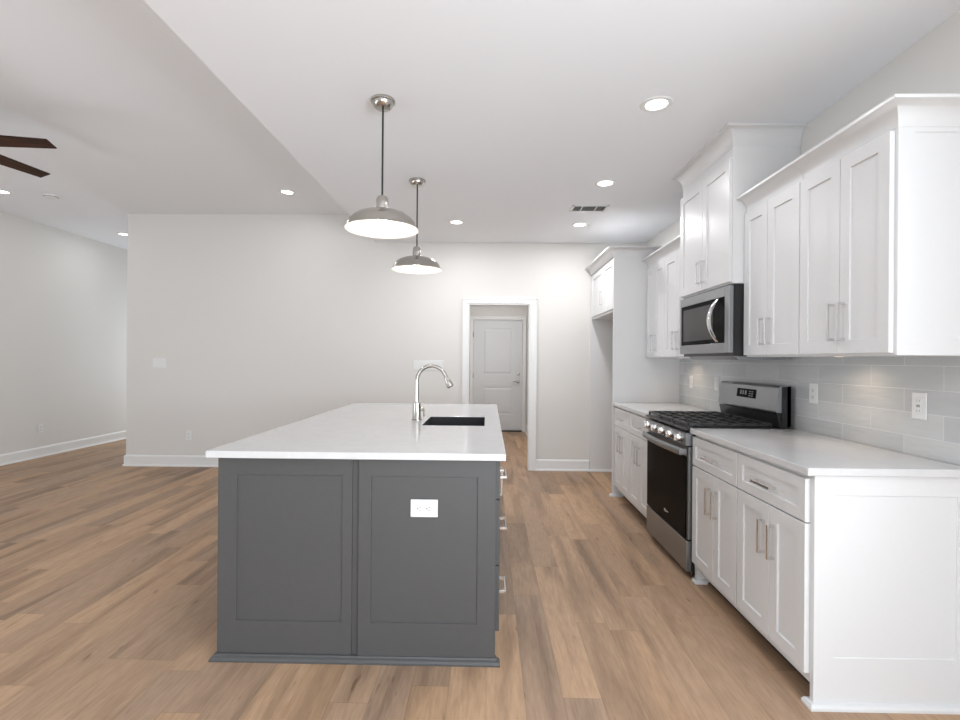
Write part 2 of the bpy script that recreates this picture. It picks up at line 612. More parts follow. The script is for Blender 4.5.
CX0, CX1 = -0.313, 0.571
baseboard('baseboard_back', [((EC, YB + 0.6), (-1, 0)), ((EC, YB), (-1, -1)), ((CX0 - 0.001, YB), (0, -1))], 'white baseboard along the back wall, from its outer corner to the doorway')
baseboard('baseboard_right', [((CX1 + 0.001, YB), (0, -1)), ((1.203, YB), (0, -1))], 'white baseboard between the doorway and the refrigerator recess')
baseboard('baseboard_left', [((XL, 2.75), (1, 0)), ((XL, 9.2), (1, 0))], 'white baseboard along the left wall')
baseboard('baseboard_hall', [((0.70, HY - 0.02), (-1, 0)), ((0.70, YB + 0.17), (-1, 0))], 'white baseboard inside the hall')

# cased doorway: two jamb legs and a head, mitred profile
CT = 2.045
b = MB()
b.box(CX0, DX0, YB - 0.02, YB - 0.0005, 0, DZ, 0.004).box(DX1, CX1, YB - 0.02, YB - 0.0005, 0, DZ, 0.004).box(CX0, CX1, YB - 0.02, YB - 0.0005, DZ, CT, 0.004)
b.box(CX0, CX0 + 0.012, YB - 0.026, YB - 0.019, 0, CT).box(CX1 - 0.012, CX1, YB - 0.026, YB - 0.019, 0, CT).box(CX0, CX1, YB - 0.026, YB - 0.019, CT - 0.012, CT)
b.box(DX0, DX0 + 0.012, YB - 0.01, YB + 0.15, 0, DZ - 0.012).box(DX1 - 0.012, DX1, YB - 0.01, YB + 0.15, 0, DZ - 0.012).box(DX0, DX1, YB - 0.01, YB + 0.15, DZ - 0.012, DZ)
struct('trim_1', b, M['trim'], label='white casing around the open doorway in the back wall', cat='door casing')

# hall door
hx0, hx1 = -0.282, 0.619
struct('trim_2', MB().box(-0.345, hx0 - 0.004, HY - 0.03, HY - 0.0005, 0, 2.119, 0.003).box(hx1 + 0.004, 0.687, HY - 0.03, HY - 0.0005, 0, 2.119, 0.003)
       .box(hx0 - 0.004, hx1 + 0.004, HY - 0.03, HY - 0.0005, 2.056, 2.119, 0.003), M['trim'], label='white casing around the closed hall door', cat='door casing')
hm = lambda u, v, w: (u, HY - 0.001 - w, v)
b = MB()
# slab with two recessed panels: built from stiles, rails and sunk raised panels
px0, px1 = hx0 + 0.165, hx1 - 0.165
yb, yf = HY - 0.004, HY - 0.020
for a in ((hx0, px0, 0.025, 2.047), (px1, hx1, 0.025, 2.047), (px0, px1, 0.025, 0.31), (px0, px1, 0.827, 1.039), (px0, px1, 1.907, 2.047)):
    b.box(a[0], a[1], yf, yb, a[2], a[3])
for z0, z1 in ((0.31, 0.827), (1.039, 1.907)):
    b.box(px0, px1, HY - 0.010, yb, z0, z1)
    rg = lambda g, y: [(px0 + g, y, z0 + g), (px1 - g, y, z0 + g), (px1 - g, y, z1 - g), (px0 + g, y, z1 - g)]
    b.poly([rg(0.03, HY - 0.0095), rg(0.055, HY - 0.017)], cap0=False)
door = struct('door_1', b, M['hall_door'], label='closed white two panel door at the end of the hall', cat='door')
k = MB().lathe([(0.03, 0), (0.03, -0.008), (0.012, -0.012), (0.012, -0.05)], (0.545, yf - 0.0005, 0.922), 20, 'y')
k.tube([(0.545, yf - 0.045, 0.922), (0.50, yf - 0.05, 0.922), (0.44, yf - 0.047, 0.918)], [0.011, 0.010, 0.008], 10)
k.build('lever_handle', M['nickel'], door, True)
MB().lathe([(0.032, 0), (0.032, -0.012), (0.026, -0.02), (0.0, -0.021)], (0.545, yf - 0.0005, 1.06), 20, 'y').build('deadbolt', M['nickel'], door, True)
for z in (1.78, 1.03, 0.25):
    MB().lathe([(0.008, -0.045), (0.008, 0.045)], (hx0 - 0.002, yf - 0.012, z), 10).build('hinge', M['nickel'], door, True)
MB().box(hx0, hx1, yf - 0.02, HY - 0.003, 0.0, 0.022).build('threshold', M['black'], door)

# tiled splashback behind the counters and range
struct('wall_backsplash', MB().box(XW - 0.008, XW - 0.0005, 1.89, 4.80, 0.9145, 1.36), M['tile'], label='glossy gray tile backsplash in long horizontal rows above the counter', cat='backsplash')

# ------------------------------------------------------------------ cabinets
TH = 0.019


def fx(X):
    return lambda u, v, w: (X - w, u, v)


def fX(X):
    return lambda u, v, w: (X + w, u, v)


def fy(Y):
    return lambda u, v, w: (u, Y - w, v)


def pull(m, u, v, ln, vertical, parent, mt=None):
    """flat bar pull with two posts, standing off a front"""
    b = MB()
    t, so = 0.013, 0.032

    def bx(a, c, d, e, f, g):
        p, q = m(a, d, f), m(c, e, g)
        b.box(min(p[0], q[0]), max(p[0], q[0]), min(p[1], q[1]), max(p[1], q[1]), min(p[2], q[2]), max(p[2], q[2]), 0.0012)
    h = ln / 2
    if vertical:
        bx(u - t / 2, u + t / 2, v - h, v + h, so - 0.008, so)
        for s in (-1, 1):
            e = v + s * (h - t / 2)
            bx(u - t / 2 + 0.0008, u + t / 2 - 0.0008, e - t / 2 + 0.0008, e + t / 2 - 0.0008, 0, so - 0.006)
    else:
        bx(u - h, u + h, v - t / 2, v + t / 2, so - 0.008, so)
        for s in (-1, 1):
            e = u + s * (h - t / 2)
            bx(e - t / 2 + 0.0008, e + t / 2 - 0.0008, v - t / 2 + 0.0008, v + t / 2 - 0.0008, 0, so - 0.006)
    return b.build('handle', mt or M['pull'], parent)


def door_front(root, m, u0, u1, v0, v1, hu=None, hv=None, hl=0.15, vertical=True, name='door', material=None, rail=0.057):
    d = MB().shaker(m, u0, u1, v0, v1, TH, rail).build(name, material or M['cab'], root)
    if hu is not None:
        pull(lambda u, v, w: m(u, v, w + TH), hu, hv, hl, vertical, d)
    return d


G = 0.0015
BASE_TOP = 0.8835
SHOE = [(0, 0), (0.020, 0), (0.020, 0.010), (0.014, 0.020), (0, 0.024)]
XF = 1.243      # face-frame plane of the base cabinets
XK = XF + 0.075


def base_unit(y0, y1, label, split, end_near=False, end_far=False, group='white base cabinets along the right wall'):
    r = thing('base_cabinet', label, 'cabinet', ((XF + XW) / 2, (y0 + y1) / 2, 0), group)
    ya, yb = y0 + 0.001, y1 - 0.001
    ybody = ya + (0.021 if end_near else 0)
    b = MB().box(XF, XW - 0.002, ybody, yb, 0.085, BASE_TOP)
    b.build('carcass', M['cab'], r)
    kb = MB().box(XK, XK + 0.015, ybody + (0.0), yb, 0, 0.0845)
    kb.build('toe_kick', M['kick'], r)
    m = fx(XF - 0.0005)
    lo, hi = 0.118, 0.866
    pitch = 0.695
    e0 = y0 + (0.024 if end_near else 0.004)
    e1 = y1 - 0.004
    d = MB().shaker(m, e0, e1, pitch + 0.003, hi, TH, 0.045).build('drawer', M['cab'], r)
    pull(lambda u, v, w: m(u, v, w + TH), (e0 + e1) / 2 + 0.01, 0.776, 0.15, False, d)
    door_front(r, m, split + G, e1, lo, pitch - 0.003, split + 0.037, 0.545, 0.15)
    door_front(r, m, e0, split - G, lo, pitch - 0.003, split - 0.037, 0.545, 0.15)
    if end_far:      # stile that runs to the floor at the far end
        MB().box(XF + 0.001, XK - 0.001, y1 - 0.028, y1 - 0.002, 0.0, 0.0845).build('foot', M['cab'], r)
        MB().sweep([((XF + 0.001, y1 - 0.0025), (-1, 0)), ((XF + 0.001, y1 - 0.028), (-1, -1)), ((XK - 0.02, y1 - 0.028), (0, -1))], SHOE).build('shoe_molding', M['cab'], r)
    if end_near:
        X0 = 1.2438
        MB().shaker(fy(y0 + 0.0205), X0, XW - 0.001, 0, BASE_TOP, 0.0205, depth=0.004, rails=(0.075, 0.075, 0.19, 0.075)).build('end_panel', M['cab'], r)
        MB().sweep([((XK + 0.001, y0 + 0.021), (0, 1)), ((X0 - 0.0005, y0 + 0.021), (-1, 1)), ((X0 - 0.0005, y0 - 0.0005), (-1, -1)), ((XW - 0.002, y0 - 0.0005), (0, -1))], SHOE).build('shoe_molding', M['cab'], r)
    return r


base_unit(1.895, 2.440, 'white base cabinet nearest the camera, with its wide end panel', 2.160, end_near=True)
base_unit(2.440, 2.972, 'white base cabinet with drawer and two doors just on the near side of the range', 2.690, end_far=True)
base_unit(3.740, 4.285, 'white base cabinet with drawer and two doors just past the range', 4.010)
rc = base_unit(4.285, 4.796, 'white base cabinet with drawer and two doors beside the tall refrigerator panel', 4.540)


def slab_top(name, x0, x1, y0, y1, label, group, hole=None):
    b = bmesh.new()
    z0, z1 = 0.884, 0.914
    if hole:
        xs = [x0, hole[0], hole[1], x1]
        ys = [y0, hole[2], hole[3], y1]
        g = [[b.verts.new((x, y, z1)) for y in ys] for x in xs]
        for i in range(3):
            for j in range(3):
                if (i, j) != (1, 1):
                    b.faces.new((g[i][j], g[i + 1][j], g[i + 1][j + 1], g[i][j + 1]))
    else:
        b.faces.new([b.verts.new(p) for p in ((x0, y0, z1), (x1, y0, z1), (x1, y1, z1), (x0, y1, z1))])
    r = bmesh.ops.extrude_face_region(b, geom=b.faces[:])
    bmesh.ops.translate(b, vec=(0, 0, z0 - z1), verts=[v for v in r['geom'] if isinstance(v, bmesh.types.BMVert)])
    bmesh.ops.recalc_face_normals(b, faces=b.faces[:])
    ed = [e for e in b.edges if len(e.link_faces) == 2 and e.calc_face_angle() > 1.0]
    bmesh.ops.bevel(b, geom=ed, offset=0.003, segments=2, affect='EDGES', profile=0.5)
    mb = MB()
    mb.bm.free()
    mb.bm = b
    o = mb.build(name, M['quartz'])
    return tag(o, label, 'countertop', group)


slab_top('countertop', 1.210, XW - 0.009, 1.882, 2.975, 'white quartz countertop on the base cabinets nearest the camera, right of the range', 'wall counter tops')
slab_top('countertop', 1.210, XW - 0.009, 3.738, 4.797, 'white quartz countertop between the range and the tall refrigerator panel', 'wall counter tops')

# upper cabinets -----------------------------------------------------
UB = 1.343
XU = 1.541      # body front of the wall cabinets


def crown_prof(z0, z1, out):
    """cove crown, from a flat fascia to a flared top"""
    h = z1 - z0
    p = [(0, z0), (0.0015, z0)]
    for i in range(0, 11):
        t = i / 10
        p.append((0.002 + (out - 0.006) * (1 - math.cos(t * PI / 2)), z0 + 0.004 + (h - 0.018) * math.sin(t * PI / 2)))
    p += [(out, z1 - 0.012), (out, z1), (0, z1)]
    return p


def upper_unit(y0, y1, split, X, zb, zd, zt, ct, out, label, near_return=False, far_return=False, hv=0.09, name='wall_cabinet', group='white wall cabinets', depthdoor=True, hl=0.15):
    """wall cabinet: carcass, two doors, crown"""
    r = thing(name, label, 'cabinet', ((X + XW) / 2, (y0 + y1) / 2, zb), group)
    ya, yb = y0 + 0.001, y1 - 0.001
    yc = ya + (0.019 if near_return else 0)
    MB().box(X, XW - 0.002, yc, yb, zb, zt).build('carcass', M['cab'], r)
    m = fx(X - 0.0005)
    e0, e1 = y0 + ((0.016 if not far_return else 0.008) if near_return else 0.003), y1 - 0.003
    door_front(r, m, split + G, e1, zb + 0.010, zd, split + 0.032, zb + hv + hl / 2, hl)
    door_front(r, m, e0, split - G, zb + 0.010, zd, split - 0.032, zb + hv + hl / 2, hl)
    if near_return and far_return:
        MB().box(X + 0.0005, XW - 0.002, ya, ya + 0.0185, zb, zt).build('end_panel', M['cab'], r)
    elif near_return:
        MB().shaker(fy(ya + 0.0185), X + 0.0005, XW - 0.002, zb, zt, 0.0185, depth=0.004, rails=(0.062, 0.062, 0.062, 0.062)).build('end_panel', M['cab'], r)
    pr = crown_prof(zd + (0.070 if far_return else 0.008), ct, out)
    path = []
    e = 0.0006
    if near_return:
        path += [((XW - 0.002, ya - e), (0, -1)), ((X - e, ya - e), (-1, -1))]
    else:
        path += [((X - e, ya), (-1, 0))]
    if far_return:
        path += [((X - e, yb + e), (-1, 1)), ((XW - 0.002, yb + e), (0, 1))]
    else:
        path += [((X - e, yb), (-1, 0))]
    MB().sweep(path, pr).build('crown_molding', M['cab'], r, True, 40)
    return r


CTU = 2.295
near_upper = upper_unit(1.886, 2.445, 2.168, XU, UB, 2.198, 2.25, CTU, 0.066, 'white two door wall cabinet nearest the camera, with its end panel', near_return=True, hv=0.065, hl=0.165)
upper_unit(2.445, 2.972, 2.725, XU, UB, 2.198, 2.25, CTU, 0.066, 'white two door wall cabinet just on the near side of the microwave', hv=0.065)
upper_unit(2.974, 3.738, 3.350, 1.4555, 1.785, 2.535, 2.66, HK - 0.001, 0.062, 'taller white wall cabinet reaching the ceiling over the microwave', near_return=True, far_return=True, hv=0.055)
upper_unit(3.740, 4.300, 4.020, XU, UB, 2.198, 2.25, CTU, 0.066, 'white two door wall cabinet just past the microwave', hv=0.065)
far_upper = upper_unit(4.300, 4.797, 4.560, XU, UB, 2.198, 2.25, CTU, 0.066, 'white two door wall cabinet tucked against the tall refrigerator panel', hv=0.065)

# refrigerator surround ----------------------------------------------
r = thing('refrigerator_surround', 'tall white refrigerator surround with empty recess, by the back wall', 'cabinet', (1.53, 5.35, 0))
P0, P1 = 4.799, 4.819
FX = 1.208
MB().box(FX, XW - 0.002, P0, P1, 0, 2.40).build('side_panel', M['cab'], r)
MB().box(FX, XW - 0.002, YB - 0.022, YB - 0.002, 0, 2.40).build('side_panel', M['cab'], r)
MB().box(FX + 0.02, XW - 0.002, P1 + 0.0005, YB - 0.0225, 1.80, 2.40).build('carcass', M['cab'], r)
m = fx(FX + 0.0195)
mid = 5.27
door_front(r, m, mid + G, YB - 0.05, 1.825, 2.315, mid + 0.035, 1.985, 0.15)
door_front(r, m, P1 + 0.004, mid - G, 1.825, 2.315)
MB().sweep([((XW - 0.002, P0 - 0.0005), (0, -1)), ((FX - 0.0005, P0 - 0.0005), (-1, -1)), ((FX - 0.0005, YB - 0.002), (-1, 0))], crown_prof(2.325, 2.415, 0.066)).build('crown_molding', M['cab'], r, True, 40)
MB().sweep([((FX + 0.0005, P1), (-1, 1)), ((FX - 0.0005, P1), (-1, 0.9)), ((FX - 0.0005, P0 - 0.0005), (-1, -1)), ((XF + 0.06, P0 - 0.0005), (0, -1))], SHOE).build('shoe_molding', M['cab'], r)
MB().sweep([((FX - 0.0005, YB - 0.003), (-1, 0)), ((FX - 0.0005, YB - 0.0225), (-1, -1)), ((XW - 0.004, YB - 0.0225), (0, -1))], SHOE).build('shoe_molding', M['cab'], r)

# ------------------------------------------------------------------ island
IX0, IX1, IY0, IY1 = -1.178, 0.037, 2.129, 4.42
isl = thing('kitchen_island', 'charcoal gray paneled kitchen island standing on the wood floor', 'island', ((IX0 + IX1) / 2, (IY0 + IY1) / 2, 0))
MB().box(IX0 + 0.002, IX0 + 0.022, IY0 + 0.021, IY1, 0, 0.8835).box(IX1 - 0.0385, IX1 - 0.0205, IY0 + 0.021, IY1, 0, 0.8835) \
    .box(IX0 + 0.0225, IX1 - 0.039, IY0 + 0.021, IY0 + 0.039, 0, 0.8835).box(IX0 + 0.0225, IX1 - 0.039, IY1 - 0.018, IY1, 0, 0.8835) \
    .box(IX0 + 0.0225, IX1 - 0.039, IY0 + 0.0395, IY1 - 0.0185, 0.10, 0.118).build('carcass', M['gray'], isl)
MB().shaker(fy(IY0 + 0.0205), IX0, -0.588, 0.0, 0.8835, 0.0185, depth=0.006, rails=(0.083, 0.043, 0.168, 0.077)).build('end_panel', M['gray'], isl)
MB().shaker(fy(IY0 + 0.0205), -0.560, IX1, 0.0, 0.8835, 0.0225, depth=0.006, rails=(0.055, 0.079, 0.170, 0.077)).build('end_panel', M['gray'], isl)
MB().box(-0.5875, -0.5605, IY0 + 0.010, IY0 + 0.0205, 0.0, 0.8835).build('filler_strip', M['gray'], isl)
MB().sweep([((IX0 - 0.0005, IY1), (-1, 0)), ((IX0 - 0.0005, IY0 - 0.0025), (-1, -1)), ((IX1 + 0.0005, IY0 - 0.0025), (1, -1)), ((IX1 + 0.0005, IY0 + 0.02), (1, 0))],
           [(0, 0), (0.021, 0), (0.021, 0.008), (0.015, 0.016), (0.006, 0.021), (0.004, 0.028), (0, 0.028)]).build('base_molding', M['gray'], isl)
mi = fX(IX1 - 0.020)
TH0 = TH
TH = 0.037
yA, yB = IY0 + 0.027, 2.405
for z0, z1, hz in ((0.706, 0.872, 0.789), (0.418, 0.700, 0.560), (0.128, 0.412, 0.275)):
    d = MB().shaker(mi, yA, yB, z0, z1, TH, 0.045).build('drawer', M['gray'], isl)
    pull(lambda u, v, w: mi(u, v, w + TH), (yA + yB) / 2, hz, 0.15, False, d)
# sink base: false front over two doors, then one more drawer-over-door unit
MB().shaker(mi, 2.413, 3.392, 0.706, 0.872, TH, 0.045).build('false_front', M['gray'], isl)
door_front(isl, mi, 2.413, 2.900, 0.128, 0.700, 2.866, 0.60, 0.15, material=M['gray'])
door_front(isl, mi, 2.904, 3.392, 0.128, 0.700, 2.938, 0.60, 0.15, material=M['gray'])
d = MB().shaker(mi, 3.402, 4.41, 0.706, 0.872, TH, 0.045).build('drawer', M['gray'], isl)
pull(lambda u, v, w: mi(u, v, w + TH), 3.906, 0.797, 0.15, False, d)
door_front(isl, mi, 3.402, 3.904, 0.128, 0.700, 3.870, 0.60, 0.15, material=M['gray'])
door_front(isl, mi, 3.908, 4.41, 0.128, 0.700, 3.942, 0.60, 0.15, material=M['gray'])
TH = TH0

SX0, SX1, SY0, SY1 = -0.405, -0.022, 2.985, 3.465
slab_top('countertop', -1.214, 0.0769, 2.094, 4.4535, 'white quartz island countertop with a square sink cutout', None, hole=(SX0, SX1, SY0, SY1))

# undermount sink
def rrect(x0, x1, y0, y1, z, r, n=5):
    pts = []
    for cx, cy, a0 in ((x1 - r, y1 - r, 0), (x0 + r, y1 - r, 90), (x0 + r, y0 + r, 180), (x1 - r, y0 + r, 270)):
        for i in range(n + 1):
            a = math.radians(a0 + 90 * i / n)
            pts.append((cx + r * math.cos(a), cy + r * math.sin(a), z))
    return pts


b = MB()
e = 0.006
b.poly([rrect(SX0 + 0.001, SX1 - 0.001, SY0 + 0.001, SY1 - 0.001, 0.9115, 0.004),
        rrect(SX0 + 0.0025, SX1 - 0.0025, SY0 + 0.0025, SY1 - 0.0025, 0.9115, 0.004),
        rrect(SX0 + 0.003, SX1 - 0.003, SY0 + 0.003, SY1 - 0.003, 0.70, 0.012),
        rrect(SX0 + 0.025, SX1 - 0.025, SY0 + 0.025, SY1 - 0.025, 0.682, 0.03)], cap0=False)
snk = tag(b.build('kitchen_sink', M['sinkin'], None, True, 50), 'dark square basin sink set in the island countertop', 'sink')
MB().lathe([(0.045, 0.683), (0.045, 0.686), (0.035, 0.6865), (0.03, 0.684), (0, 0.684)], ((SX0 + SX1) / 2, (SY0 + SY1) / 2, 0), 24).build('drain', M['chrome'], snk, True)
snk_mod = snk.modifiers.new('wall', 'SOLIDIFY')
snk_mod.thickness = 0.0008

# faucet
fa = thing('faucet', 'brushed nickel gooseneck pull-down faucet beside the island sink', 'faucet', (-0.472, 3.25, 0.9145))
fxc, fyc = -0.472, 3.25
MB().lathe([(0.034, 0.9146), (0.034, 0.919), (0.030, 0.922), (0.0275, 0.93), (0.0255, 1.01), (0.0245, 1.026), (0.020, 1.029)], (fxc, fyc, 0), 28).build('base', M['nickel'], fa, True)
pts = [(fxc, fyc, 1.027), (fxc, fyc, 1.08), (fxc, fyc, 1.14), (fxc, fyc, 1.175)]
R0, zc = 0.096, 1.176
for i in range(1, 17):
    a = PI - (PI - math.radians(20)) * i / 16
    pts.append((fxc + R0 + R0 * math.cos(a), fyc, zc + R0 * math.sin(a)))
MB().tube(pts, 0.0125, 16).build('spout', M['nickel'], fa, True)
ex, ez = pts[-1][0], pts[-1][2]
dx, dz = 0.42, -0.907
MB().tube([(ex, fyc, ez), (ex + dx * 0.02, fyc, ez + dz * 0.02), (ex + dx * 0.03, fyc, ez + dz * 0.03), (ex + dx * 0.064, fyc, ez + dz * 0.062), (ex + dx * 0.082, fyc, ez + dz * 0.078), (ex + dx * 0.090, fyc, ez + dz * 0.084)],
          [0.0135, 0.0140, 0.017, 0.0235, 0.0245, 0.019], 16).build('spray_head', M['nickel'], fa, True)
hb = MB().tube([(fxc + 0.022, fyc, 0.985), (fxc + 0.048, fyc, 0.985)], 0.012, 14)
hb.tube([(fxc + 0.044, fyc, 0.985), (fxc + 0.052, fyc - 0.02, 0.975), (fxc + 0.058, fyc - 0.07, 0.945)], [0.007, 0.006, 0.005], 10)
hb.build('lever', M['nickel'], fa, True)

# ------------------------------------------------------------------ gas range
RY0, RY1 = 2.981, 3.733
rg = thing('gas_range', 'stainless steel freestanding gas range with black oven door between the base cabinets', 'range', (1.5, (RY0 + RY1) / 2, 0))
MB().box(1.232, 1.800, RY0, RY1, 0.03, 0.895).box(1.28, 1.78, RY0 + 0.03, RY1 - 0.03, 0.0, 0.03).build('body', M['black'], rg)
# storage drawer
MB().box(1.197, 1.2315, RY0 + 0.004, RY1 - 0.004, 0.05, 0.232, 0.004, 2).build('drawer', M['steel'], rg)
# oven door: steel surround with a glass front, curved bar handle
od = MB().box(1.205, 1.2315, RY0 + 0.004, RY1 - 0.004, 0.240, 0.800, 0.003).build('oven_door', M['steel'], rg)
MB().box(1.1985, 1.2046, RY0 + 0.026, RY1 - 0.006, 0.242, 0.738, 0.001).build('glass', M['glass'], od)
hp = []
for i in range(13):
    t = i / 12
    hp.append((1.168 - 0.022 * math.sin(t * PI), RY0 + 0.02 + t * (RY1 - RY0 - 0.04), 0.768))
b = MB()
b.poly([[(x + dx_, y, z + dz_) for dx_, dz_ in ((-0.010, -0.012), (-0.004, -0.021), (0.006, -0.021), (0.008, 0.0), (0.006, 0.021), (-0.004, 0.021), (-0.010, 0.012))] for x, y, z in hp])
for y in (RY0 + 0.032, RY1 - 0.032):
    b.box(1.165, 1.2045, y - 0.014, y + 0.014, 0.750, 0.786, 0.003)
b.build('handle', M['steel'], od, True, 40)
# small pale maker's mark on the glass
b = MB()
b.poly([[(1.1982, 3.345 + 0.020 * math.cos(a) * s, 0.312 + 0.011 * math.sin(a) * s) for a in [2 * PI * i / 20 for i in range(20)]] for s in (1.0, 0.78)], cap0=False, cap1=False)
b.box(1.1978, 1.1983, 3.29, 3.365, 0.309, 0.315)
b.build('emblem', M['plate'], od)
# control panel with five knobs
cp = MB().prism([(1.192, 0.806), (1.187, 0.884), (1.2315, 0.884), (1.2315, 0.806)], 'y', RY0 + 0.003, RY1 - 0.003)
cpo = cp.build('control_panel', M['steel'], rg)
for i in range(5):
    y = RY0 + 0.085 + i * (RY1 - RY0 - 0.17) / 4
    kb = MB().lathe([(0.029, 0), (0.029, -0.004), (0.024, -0.006), (0.022, -0.030), (0.018, -0.034), (0, -0.034)], (1.1885, y, 0.845), 22, 'x')
    kb.box(1.1485, 1.159, y - 0.005, y + 0.005, 0.823, 0.867, 0.002)
    kb.build('knob', M['chrome'], rg, True, 40)
# cooktop
MB().box(1.186, 1.735, RY0 - 0.001, RY1 + 0.001, 0.8965, 0.914, 0.005, 2).build('cooktop', M['black'], rg)
bc = [(1.33, RY0 + 0.15), (1.58, RY0 + 0.15), (1.455, (RY0 + RY1) / 2), (1.33, RY1 - 0.15), (1.58, RY1 - 0.15)]
for x, y in bc:
    MB().lathe([(0.055, 0.9142), (0.05, 0.920), (0.038, 0.921), (0.038, 0.927), (0.034, 0.930), (0, 0.930)], (x, y, 0), 24).build('burner', M['iron'], rg, True)
sec = (RY1 - RY0 - 0.02) / 3
for i in range(3):
    a0 = RY0 + 0.01 + i * sec + 0.003
    a1 = a0 + sec - 0.006
    b = MB()
    z0, z1 = 0.928, 0.942
    x0, x1 = 1.205, 1.715
    w = 0.012
    b.box(x0, x0 + w, a0, a1, z0, z1, 0.002).box(x1 - w, x1, a0, a1, z0, z1, 0.002)
    b.box(x0, x1, a0, a0 + w, z0, z1, 0.002).box(x0, x1, a1 - w, a1, z0, z1, 0.002)
    ym = (a0 + a1) / 2
    b.box(x0, x1, ym - w / 2, ym + w / 2, z0, z1 - 0.001)
    for x in (1.29, 1.37, 1.455, 1.54, 1.625):
        b.box(x - w / 2, x + w / 2, a0, a1, z0, z1 - 0.001)
    for x in (x0, x1 - w):
        for y in (a0, a1 - w):
            b.box(x, x + w, y, y + w, 0.9142, z0)
    b.build('grate', M['iron'], rg)
# backguard: dark riser, leaning steel control head, dark side caps
MB().prism([(1.750, 0.9145), (1.732, 1.0), (1.81, 1.0), (1.81, 0.9145)], 'y', RY0 + 0.006, RY1 - 0.006).build('riser', M['black'], rg)
bg = MB().prism([(1.728, 1.008), (1.726, 1.018), (1.743, 1.158), (1.755, 1.172), (1.79, 1.172), (1.79, 1.008)], 'y', RY0 + 0.004, RY1 - 0.004)
bgo = bg.build('backguard', M['steel'], rg)
MB().box(1.760, 1.812, RY0, RY0 + 0.0035, 0.93, 1.165).box(1.791, 1.812, RY0, RY1, 0.93, 1.168).build('back_cap', M['black'], rg)


def leanx(z, o):
    return 1.7305 + (z - 1.018) * (0.017 / 0.14) - o - 0.0045


b = MB()
b.poly([[(leanx(z, 0.0), y, z) for y, z in ((3.225, 1.076), (3.468, 1.076), (3.468, 1.134), (3.225, 1.134))],
        [(leanx(z, 0.0015), y, z) for y, z in ((3.225, 1.076), (3.468, 1.076), (3.468, 1.134), (3.225, 1.134))]])
disp = b.build('display', M['glass'], bgo)
gray_legend = noisy(mat('gray_legend', (0.22, 0.22, 0.22), 0.5), 80, 0, 0.05)
for y, z, hw, hh in ((3.415, 1.108, 0.010, 0.014), (3.385, 1.108, 0.008, 0.014), (3.352, 1.108, 0.010, 0.014), (3.30, 1.118, 0.012, 0.003), (3.27, 1.118, 0.010, 0.003), (3.30, 1.104, 0.012, 0.003), (3.27, 1.104, 0.010, 0.003), (3.30, 1.090, 0.012, 0.003), (3.27, 1.090, 0.010, 0.003)):
    q = [(y - hw, z - hh), (y + hw, z - hh), (y + hw, z + hh), (y - hw, z + hh)]
    MB().poly([[(leanx(zz, 0.0016), yy, zz) for yy, zz in q], [(leanx(zz, 0.0022), yy, zz) for yy, zz in q]]).build('button', gray_legend, bgo)

# ------------------------------------------------------------------ over-the-range microwave
MX, MZ0, MZ1 = 1.440, 1.350, 1.783
mw = thing('microwave', 'stainless over-the-range microwave with curved handle, hung above the gas range', 'microwave', (1.65, (RY0 + RY1) / 2, MZ0))
my0, my1 = 2.979, 3.734
MB().box(MX + 0.029, XW - 0.010, my0, my1, MZ0, MZ1 - 0.001).build('body', M['black'], mw)
MB().prism([(MX + 0.05, MZ0 - 0.0005), (MX + 0.075, MZ0 - 0.022), (1.80, MZ0 - 0.022), (1.80, MZ0 - 0.0005)], 'y', my0 + 0.04, my1 - 0.04).build('vent_panel', M['steel'], mw)
# door with steel surround
b = MB()
dz0, dz1 = 1.368, 1.777
b.box(MX, MX + 0.028, my0, my0 + 0.058, dz0, dz1, 0.003)
b.box(MX + 0.0005, MX + 0.028, my0 + 0.0585, my1, dz0, dz0 + 0.062, 0.002).box(MX + 0.0005, MX + 0.028, my0 + 0.0585, my1, dz1 - 0.062, dz1, 0.002)
b.box(MX + 0.0005, MX + 0.028, my1 - 0.018, my1, dz0 + 0.0625, dz1 - 0.0625, 0.002)
b.box(MX + 0.020, MX + 0.028, my0 + 0.0585, my1 - 0.0185, dz0 + 0.0625, dz1 - 0.0625)
md = b.build('door', M['steel'], mw)
MB().box(MX + 0.002, MX + 0.0195, my0 + 0.0585, my1 - 0.0185, dz0 + 0.0625, dz1 - 0.0625).build('glass', M['glass'], md)
MB().box(MX + 0.0008, MX + 0.0019, my0 + 0.22, my1 - 0.06, dz0 + 0.09, dz1 - 0.09).build('mesh_screen', noisy(mat('door_screen', (0.020, 0.020, 0.021), 0.15, spec=0.25), 400, 0, 0.2), md)
hp = []
for i in range(15):
    t = i / 14
    hp.append((MX - 0.006 - 0.058 * math.sin(t * PI) ** 0.8, my0 + 0.135, 1.438 + t * 0.268))
b = MB()
b.poly([[(x + dx_, y + dy_, z) for dx_, dy_ in ((-0.007, -0.008), (-0.007, 0.008), (-0.003, 0.017), (0.006, 0.017), (0.009, 0.0), (0.006, -0.017), (-0.003, -0.017))] for x, y, z in hp])
b.build('handle', M['chrome'], md, True, 40)


def point(name, loc, power, col, size=0.03, parent=None):
    d = bpy.data.lights.new(name, 'POINT')
    d.energy = power
    d.color = col
    d.shadow_soft_size = size
    o = bpy.data.objects.new(name, d)
    COL.objects.link(o)
    o.location = Vector(loc) - (OFF.get(parent.name, Vector((0, 0, 0))) if parent else Vector((0, 0, 0)))
    if parent:
        o.parent = parent
    return o


